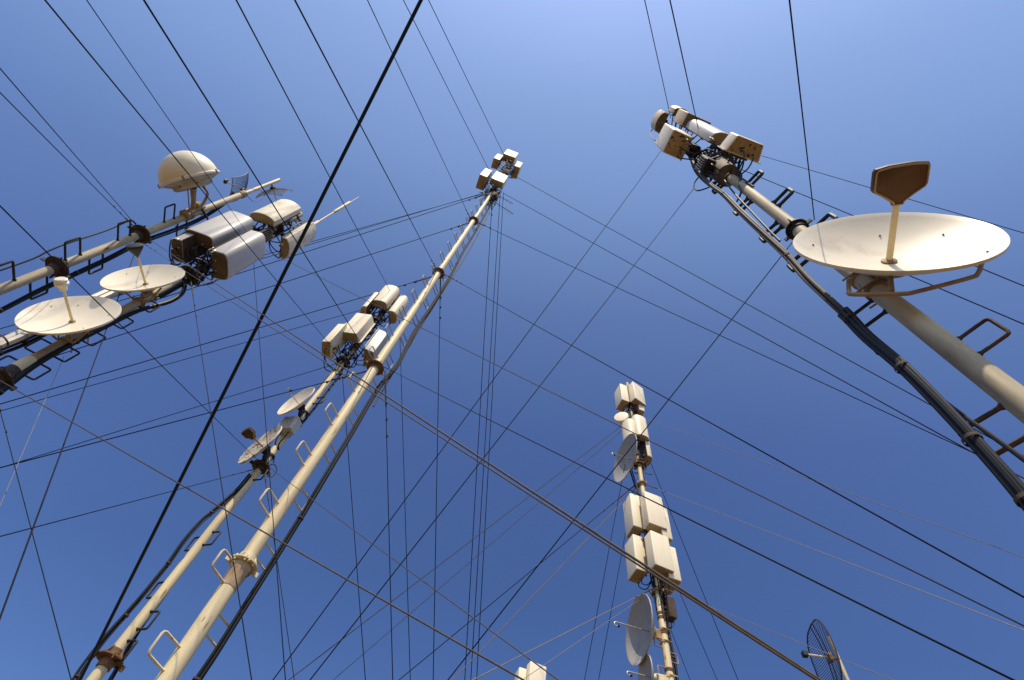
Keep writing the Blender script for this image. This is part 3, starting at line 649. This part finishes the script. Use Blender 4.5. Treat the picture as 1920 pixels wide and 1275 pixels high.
bundle([(180, 1310), (207, 1275), (262, 1180), (312, 1112), (360, 1040), (400, 990), (450, 935), (490, 880), (520, 838), (560, 800), (600, 752), (640, 700)], 6.85, 3, .0095, .012, 'black cable bundle on the right of the short mast', BLACK)
bundle([(497, 880), (512, 870), (519, 880), (512, 893), (500, 893)], 6.8, 1, .010, 0, 'loose black cable loop under the lower small dish', BLACK, False)
bundle([(-60, 775), (0, 735), (62, 688), (130, 648), (200, 612), (262, 582), (318, 566), (343, 548), (345, 528), (335, 515)], 5.95, 4, .013, .016, 'thick black bundle curving under the two left dishes', BLACK)
bundle([(-40, 727), (0, 712), (60, 673), (110, 645), (160, 615), (215, 590), (280, 565)], 6.05, 2, .009, .012, 'thin black cable pair between the left dishes and their mast', BLACK, False)
bundle([(-60, 690), (0, 662), (40, 646), (90, 622), (140, 598), (190, 576)], 6.2, 3, .011, .018, 'black cables packed between the grey conduits and the lower left pole', BLACK)
bundle([(-60, 668), (0, 640), (30, 627), (80, 604), (130, 580), (210, 545), (250, 527)], 6.45, 2, .040, .046, 'pair of fat grey conduits behind the left dishes', CONDUIT, True)
bundle([(-60, 610), (0, 582), (70, 546), (130, 518), (200, 486), (262, 455), (330, 430), (380, 408), (425, 378), (438, 360)], 6.85, 3, .012, .018, 'black cable bundle under the rungs of the upper left mast', BLACK)
bundle([(-60, 527), (0, 507), (62, 485), (92, 470), (130, 455), (200, 432), (243, 414), (255, 420)], 6.75, 1, .014, 0, 'single black cable arching over the rungs of the upper left mast', BLACK, False)
bundle([(378, 392), (388, 408), (392, 422), (380, 430), (355, 428), (330, 425)], 6.7, 1, .022, 0, 'heavy black cable hooking down from the half-dome', BLACK, False)
bundle([(460, 356), (472, 354), (490, 358), (496, 366), (488, 376), (476, 378), (466, 370), (462, 362)], 6.7, 1, .007, 0, 'thin cable loop near the upper left mast tip', BLACK, False)
bundle([(1285, 272), (1294, 295), (1310, 321), (1332, 346), (1356, 364), (1389, 398), (1439, 445), (1476, 480), (1510, 519), (1544, 552), (1593, 598), (1626, 633), (1650, 660)], 2.33, 4, .0125, .016, 'slim grey-brown feeder cables along the upper part of the nearest mast', GREYC)
bundle([(1290, 285), (1302, 320), (1326, 346), (1362, 366), (1384, 388), (1432, 434), (1470, 470), (1505, 512), (1540, 545), (1588, 590), (1622, 626)], 2.36, 2, .010, .010, 'thin black cable pair beside the grey feeders of the nearest mast', BLACK, False)
bundle([(1358, 338), (1380, 366), (1407, 395), (1440, 430), (1462, 452)], 2.42, 1, .010, 0, 'lone black cable between the upper rungs of the nearest mast', BLACK, False)
bundle([(1580, 585), (1593, 598), (1626, 633), (1692, 689), (1757, 754), (1823, 824), (1876, 882), (1925, 937), (2010, 1030)], 2.31, 5, .015, .021, 'thick black sheathed feeder cables along the lower part of the nearest mast', BLACK)
bundle([(1640, 640), (1700, 690), (1740, 728), (1800, 775), (1860, 818), (1920, 862), (2000, 925)], 2.42, 1, .009, 0, 'single loose black cable between bundle and pole on the nearest mast', BLACK, False)
bundle([(1333, 312), (1312, 330), (1301, 346), (1306, 357), (1322, 354), (1340, 346)], 2.4, 1, .014, 0, 'black cable loop hanging left of the nearest mast', BLACK, False)
bundle([(1385, 300), (1382, 318), (1388, 330), (1384, 345), (1388, 360), (1380, 378)], 2.45, 2, .011, .018, 'pair of black jumper cables right of the nearest mast head', BLACK, False)
bundle([(1242, 262), (1226, 262), (1219, 250), (1226, 241), (1240, 240)], 2.2, 1, .012, 0, 'pale cable loop left of the blotched panel', GREYC, False)
bundle([(1238, 1100), (1246, 1150), (1250, 1185), (1256, 1215), (1262, 1240), (1267, 1275), (1272, 1330)], 9.1, 5, .017, .034, 'black cable bundle down the right of the lower right mast', BLACK)
bundle([(1182, 880), (1190, 905), (1200, 935), (1208, 975), (1214, 1020), (1222, 1075), (1228, 1105)], 8.93, 3, .014, .024, 'black cable run between panel rings of the lower right mast', BLACK, False)
bundle([(1203, 868), (1206, 880), (1214, 888), (1223, 889)], 9.05, 1, .012, 0, 'short black cable pigtail right of the lower right mast', BLACK, False)
bundle([(1176, 735), (1180, 765), (1184, 800), (1190, 830), (1195, 850)], 8.95, 4, .016, .03, 'dark cables between the upper panels of the lower right mast', BLACK, False)
# clutter of jumpers inside panel rings of the nearest and left masts
rn = random.Random(3)
for m, zc, hh, rr, nn, lab in (('E', 10.3, .9, .27, 18, 'tangle of black jumper cables under the nearest mast panels'), ('D', 8.35, .45, .20, 8, 'tangle of dark jumper cables beneath the large pale panels'),
                               ('D', 10.0, .4, .22, 6, 'tangle of dark jumper cables under the upper panels of the left mast'), ('B', 11.95, .5, .18, 7, 'tangle of black jumpers below the upper ring, short mast'),
                               ('B', 10.3, .5, .22, 7, 'tangle of black jumpers below the lower ring, short mast'), ('A', 29.3, 1.6, .42, 18, 'tangle of black jumpers below the tip panels, tallest mast'),
                               ('A', 23.7, 1.4, .42, 18, 'tangle of black jumpers under the lower tip panels, tallest mast'), ('F', 14.2, .4, .16, 7, 'tangle of black jumpers under the topmost ring, lower right mast'),
                               ('F', 8.45, .4, .14, 6, 'tangle of black jumpers under the lowest ring, lower right mast'), ('F', 12.1, .4, .15, 5, 'tangle of black jumpers under the second ring, lower right mast')):
    root = thing('cable_bundle', [*BASE[m], zc], lab, 'cable bundle', 'jumper cable tangles')
    for i in range(nn):
        a = rn.uniform(0, 360); P = []
        for k in range(5):
            a += rn.uniform(-70, 70); P.append(np.array([*BASE[m], zc + hh*(.5 - k/4) + rn.uniform(-.06, .06)]) + dirv(a)*(MR[m] + rr*abs(math.sin(k*1.1 + i))*rn.uniform(.4, 1)))
        MB().tube(smooth(P, 5), rn.uniform(.008, .014), 6).build('cable', BLACK, root)

# ------------------------------------------------------------------ guy wires
WLIST = []
def wire(start, p0, p1, wpx, label, mt=WIRED, clamp=0, k=.62, group='guy wires', near=2.6):
    """start: mast letter (the wire leaves the mast at pixel p0) or a point; the far end is on the ground, seen past p1."""
    if isinstance(start, str):
        zz = hgt(start, p0); a = np.array([*BASE[start], zz]); bm = BASE[start]
        w_ = ray(p0); a3 = CAM + w_*np.dot(a - CAM, w_)                # nearest point to the mast axis on the sight line
        if np.linalg.norm(a3 - a) < .6: a = a3
    else: a = np.asarray(start, float); bm = a[:2]
    ra, rb = a - CAM, ray(p1); nn = np.cross(ra, rb); nn /= np.linalg.norm(nn)
    # ground points X: nn.(X-CAM)=0, z=0
    q = nn[:2]; rhs = nn[2]*CAMZ; l2 = q @ q; X0 = q*rhs/l2; dd = np.array([-q[1], q[0]])/math.sqrt(l2)
    best = None; tgt = max(3.0, k*a[2])
    Mi = np.linalg.pinv(np.array([ra, rb]).T)
    for s in np.arange(-60, 60, .05):
        X = np.array([*(X0 + dd*s), 0.0]); co = Mi @ (X - CAM)
        if co[1] <= 0.05 or co[0] > -0.02: continue
        e = abs(np.linalg.norm(X[:2] - bm) - tgt)
        fc = min(1.0, max(0.0, np.dot(CAM - a, X - a)/np.dot(X - a, X - a))); e += 25*max(0.0, near - np.linalg.norm(a + (X - a)*fc - CAM))
        if best is None or e < best[0]: best = (e, X)
    if best is None:
        for s in np.arange(-80, 80, .05):
            X = np.array([*(X0 + dd*s), 0.0]); co = Mi @ (X - CAM)
            if co[1] <= 0.02: continue
            e = abs(np.linalg.norm(X[:2] - bm) - tgt) + 30*max(0, co[0])
            if best is None or e < best[0]: best = (e, X)
    X = best[1]
    # radius from the width seen midway
    cs = []
    for f in np.linspace(.05, .95, 40):
        P = a + (X - a)*f; qv = MW.T @ (P - CAM)
        if qv[2] > .2:
            u, v = W0/2 + F0*qv[0]/qv[2], H0/2 + F0*qv[1]/qv[2]
            if 0 <= u <= W0 and 0 <= v <= H0: cs.append(qv[2])
    dist = np.median(cs) if cs else 10.0
    r = .78*wpx*dist/(2*F0)
    WLIST.append((label, a, X, r, best[0]))
    return strand(a, X, r, label, mt, clamp, group)
def strand(a, X, r, label, mt, clamp=0, group='guy wires', name='guy_wire', cat='guy wire'):
    L = np.linalg.norm(X - a); d = (X - a)/L
    sag = .0012*L
    pts = [a + (X - a)*f - UP*sag*4*f*(1 - f) for f in np.linspace(0, 1, 13)]
    o = tag(MB().tube(pts, r, 6).build(name, mt, None, a), label, cat, group)
    if clamp:
        b = MB().tube([a + d*.02, a + d*.10, a + d*.12, a + d*(.30 + .15*clamp), a + d*(.32 + .15*clamp)], [r*1.4, r*1.4, r*2.1, r*2.1, r], 6)
        b.build('turnbuckle', DKRUST, o)
        s = np.cross(d, UP); s /= np.linalg.norm(s)
        for i in range(clamp):
            c = a + d*(.45 + .32*i + .2*clamp*.4); MB().box(c + s*r*1.2, (d, s, np.cross(d, s)), (r*4.5 + .01, r*5, r*3.5), r*.4).build('wire_clamp', DKRUST, o)
    return o
def between(p0, D0, p1, D1, wpx, label, mt, ext0=0.0, ext1=0.0, clamp=0, name='guy_wire', cat='guy wire', group='guy wires'):
    a, b = at(p0, D0), at(p1, D1); d = b - a
    r = wpx*((MW.T @ ((a + b)/2 - CAM))[2])/(2*F0)
    return strand(a - d*ext0, b + d*ext1, r, label, mt, clamp, group, name, cat)

# from the tallest mast
wire('A', (928, 292), (804, 0), 1.5, 'thin wire from the tallest mast tip to the top edge, rightmost of three')
wire('A', (907, 330), (757, 0), 1.5, 'thin dark wire reaching the top edge just left of the thick black cable end')
wire('A', (882, 410), (690, 0), 1.6, 'dark wire from the fourth collar of the tallest mast up to the top edge', clamp=2)
wire('A', (820, 508), (555, 0), 2.0, 'dark wire from the third collar of the tallest mast up to the top edge', clamp=3)
wire('A', (703, 684), (274, 0), 2.1, 'dark wire from the second collar of the tallest mast up to the top edge', clamp=2)
wire('A', (895, 336), (0, 616), 1.5, 'upper of two close thin wires from the tallest mast tip toward the left edge', k=.8)
wire('A', (902, 338), (0, 630), 1.5, 'lower of two close thin wires from the tallest mast tip toward the left edge', k=.8)
wire('A', (912, 364), (480, 502), 1.8, 'thin wire from just below the tallest mast tip passing under the scuffed panel', clamp=2, k=.8)
wire('A', (885, 416), (480, 546), 1.9, 'thin wire from the fourth collar of the tallest mast to the left edge', clamp=2, k=.8)
wire('A', (820, 516), (0, 757), 2.2, 'dark wire from the third collar of the tallest mast crossing the half-round panels leftward', clamp=3, k=.8)
wire('A', (703, 692), (0, 876), 2.4, 'dark wire from the second collar of the tallest mast going left past the curled feed', clamp=2, k=.8)
wire('A', (722, 695), (737, 1275), 2.2, 'dark wire dropping from the second collar of the tallest mast', clamp=3)
wire('A', (826, 518), (812.7, 1275), 2.0, 'dark wire dropping straight from the third collar of the tallest mast', clamp=3)
wire('A', (923, 372), (871.7, 1275), 1.7, 'leftmost of three near-vertical wires hanging from the tallest mast tip', clamp=2)
wire('A', (938, 360), (883, 1275), 1.6, 'middle of three near-vertical wires hanging from the tallest mast tip')
wire('A', (944, 360), (894, 1275), 1.6, 'rightmost of three near-vertical wires hanging from the tallest mast tip')
wire('A', (968, 335), (1744, 758), 1.7, 'thin wire leaving the right panel of the tallest mast tip toward lower right')
J = at((1827, 850), 8.5)
def joint(m, p0, wpx, label, clamp=0):
    a = np.array([*BASE[m], hgt(m, p0)]); w_ = ray(p0); a = CAM + w_*np.dot(a - CAM, w_); q = (a + J)/2
    strand(a, J, wpx*(MW.T @ (q - CAM))[2]/(2*F0)*.8, label, WIRED, clamp)
joint('A', (945, 363), 1.8, 'upper of two thin wires converging behind the black bundle of the nearest mast')
joint('A', (891, 415), 1.7, 'lower of two thin wires converging behind the black bundle of the nearest mast', 2)
dJ = J - np.array([*BASE['A'], 22.0]); Xj = J + dJ*(J[2]/-dJ[2])
strand(J, Xj, .012, 'anchor rod where two wires meet behind the black feeder bundle', DKRUST, 0, 'guy wires', 'anchor_rod', 'anchor rod')
wire('A', (826, 510), (1919.5, 1117), 1.9, 'dark wire from the third collar of the tallest mast to the lower right edge', clamp=4)
wire('A', (712, 684), (1909.5, 1275), 1.9, 'dark wire from the second collar of the tallest mast to the bottom right corner', clamp=2)
# from the short mast
wire('B', (735, 552), (446, 0), 1.6, 'dark wire from the top edge down to the half-round panels of the short mast')
wire('B', (640, 672), (90, 0), 1.6, 'dark wire crossing the half-dome and a large pale panel to the short mast')
wire('B', (489, 868), (0, 379), 1.7, 'dark wire from the left edge across the lowest left dish to the blotched dish')
wire('B', (735, 565), (0, 770), 1.7, 'thin wire from the half-round panels leftward, lower of a close parallel pair', k=.8)
wire('B', (636, 680), (0, 876.5), 1.8, 'thin wire from the upper collar of the short mast to the left edge', k=.8)
wire('B', (484, 878), (0, 1004), 1.8, 'thin wire from the lower collar of the short mast to the left edge', clamp=2, k=.8)
wire('B', (495, 882), (553, 1275), 1.8, 'thin wire dropping from the lower collar of the short mast', clamp=2)
wire('B', (641, 690), (686, 1275), 1.8, 'thin wire dropping from the upper collar of the short mast behind the tall pole')
wire('B', (749, 600), (770, 1275), 1.7, 'thin wire dropping from the top of the short mast')
wire('B', (500, 873), (1054, 1275), 1.9, 'thin brownish wire from the lower collar of the short mast to the bottom edge', WIREB)
# from the upper left mast
wire('C', (267, 436), (0, 124), 1.9, 'upper of two dark wires from the left edge to the upper left mast collar')
wire('C', (258, 432), (0, 170), 2.0, 'lower of two dark wires from the left edge to the upper left mast collar', clamp=3)
wire('C', (262, 450), (0, 1165), 2.4, 'dark wire running down left from the upper left mast across the lowest dish', clamp=1)
wire('C', (276, 446), (1549, 1275), 2.2, 'thick brown rope crossing the whole picture from upper left mast to lower right', WIREB, k=.88, near=1.5)
wire('C', (262, 452), (1544, 1275), 1.6, 'thinner brown rope running close below the thick one to the lower right', WIREB, clamp=3, k=.86, near=1.45)
# from the shaded left mast
wire('D', (474, 452), (166, 0), 1.4, 'thin dark wire from the top edge passing behind the half-dome')
wire('D', (356, 516), (474.5, 1275), 2.0, 'dark wire dropping from the black bundle end by the second left dish', clamp=3)
wire('D', (474, 470), (537, 1275), 1.7, 'thin wire dropping from behind the large pale panels')
wire('D', (490, 465), (1919.5, 1169.6), 1.6, 'brown-grey wire from behind the large pale panels to the lower right edge', WIREB, k=1.1)
wire('D', (-20, 702), (994, 1275), 3.0, 'brown rope from the left edge sloping to the bottom centre', WIREB, k=1.0)
wire('D', (-18, 700), (137, 1275), 2.4, 'dark wire dropping along the left edge of the picture', clamp=2)
wire('D', (120, 668), (0, 951), 1.2, 'faint pale wire in the left sky below the lowest dish', WIREL)
# from the nearest mast
wire('E', (1258, 222), (1208.5, 0), 1.9, 'dark wire from the topmost tan panels to the top edge')
wire('E', (1313, 258), (1255.7, 0), 2.6, 'dark wire from the long rounded panel to the top edge')
wire('E', (1527, 412), (1479, 0), 3.3, 'heavy dark wire from the largest dish straight up to the top edge')
wire('E', (1243, 278), (511, 1275), 1.9, 'upper of two parallel wires from the nearest mast head to the bottom left')
wire('E', (1303, 351), (580, 1275), 2.1, 'lower of two parallel wires from the nearest mast head to the bottom left')
wire('E', (1503, 432), (837.8, 1275), 2.7, 'dark wire from the nearest mast collar to the bottom centre', k=1.2)
wire('E', (1428, 292), (1919.5, 436.7), 1.6, 'thin wire passing behind the paddle feed to the right edge')
wire('E', (1376, 312), (1919.5, 536), 2.1, 'dark wire passing behind the largest dish to the right edge', k=.7)
wire('E', (1508, 433), (1919.5, 607.5), 2.6, 'dark wire emerging under the largest dish rim to the right edge', k=.9)
# from the lower right mast
wire('F', (1180, 787), (539, 1275), 1.7, 'thin brown wire from below the small radome to the bottom edge', WIREB, k=.8)
wire('F', (1184, 792), (623, 1275), 1.2, 'faint brown wire just below the thin brown one from the small radome', WIREB, k=.8)
wire('F', (1196, 905), (746, 1275), 1.7, 'dark wire from the middle collar of the lower right mast to the bottom left', clamp=3, k=.8)
wire('F', (1199, 908), (848, 1275), 1.9, 'pale wire from the middle collar of the lower right mast to the bottom left', WIREL, k=.8)
wire('F', (1231, 1100), (881.7, 1275), 2.2, 'pale wire from the lower collar of the lower right mast above its large dish', WIREL, clamp=2, k=.8)
wire('F', (1229, 1104), (985, 1269), 1.3, 'faint wire below the pale one over the large grey dish', WIREL, k=.8)
wire('F', (1190, 777), (1919.5, 1043), 1.3, 'faint tan wire from the top rings of the lower right mast to the right edge', WIREL, k=.8)
wire('F', (1205, 906), (1919.5, 1179.7), 1.5, 'tan wire from the middle collar of the lower right mast to the right edge', WIREL, clamp=2, k=.8)
wire('F', (1238, 1100), (1681, 1275), 1.6, 'tan wire from the lower collar passing in front of the slatted grid dish', WIREL, k=.8)
wire('F', (1201, 820), (1384, 1275), 1.5, 'thin dark wire falling right from the second ring of the lower right mast')
wire('F', (1240, 1030), (1345, 1275), 1.5, 'thin dark wire falling right from the lowest ring of the lower right mast')
wire('F', (1238, 1130), (1294, 1275), 1.4, 'thin dark wire falling beside the cable bundle of the lower right mast')
wire('F', (1172, 870), (1095.6, 1275), 1.5, 'thin dark wire falling left from behind the high grey dish')
wire('F', (1190, 905), (1122, 1275), 1.5, 'thin dark wire falling left past the third ring of the lower right mast')
# thick overhead cable
between((791, 0), 1.25, (150, 1275), 6.3, 6.6, 'thick black overhead cable slanting from the top edge to the lower left corner', BLACK, ext0=2.0, ext1=.015, name='overhead_cable', cat='overhead cable', group='overhead cable')
if 0:
    for w in WLIST: print('WIRE %-80s z%.1f -> (%.1f %.1f) r%.4f err%.2f' % (w[0][:80], w[1][2], w[2][0], w[2][1], w[3], w[4]))
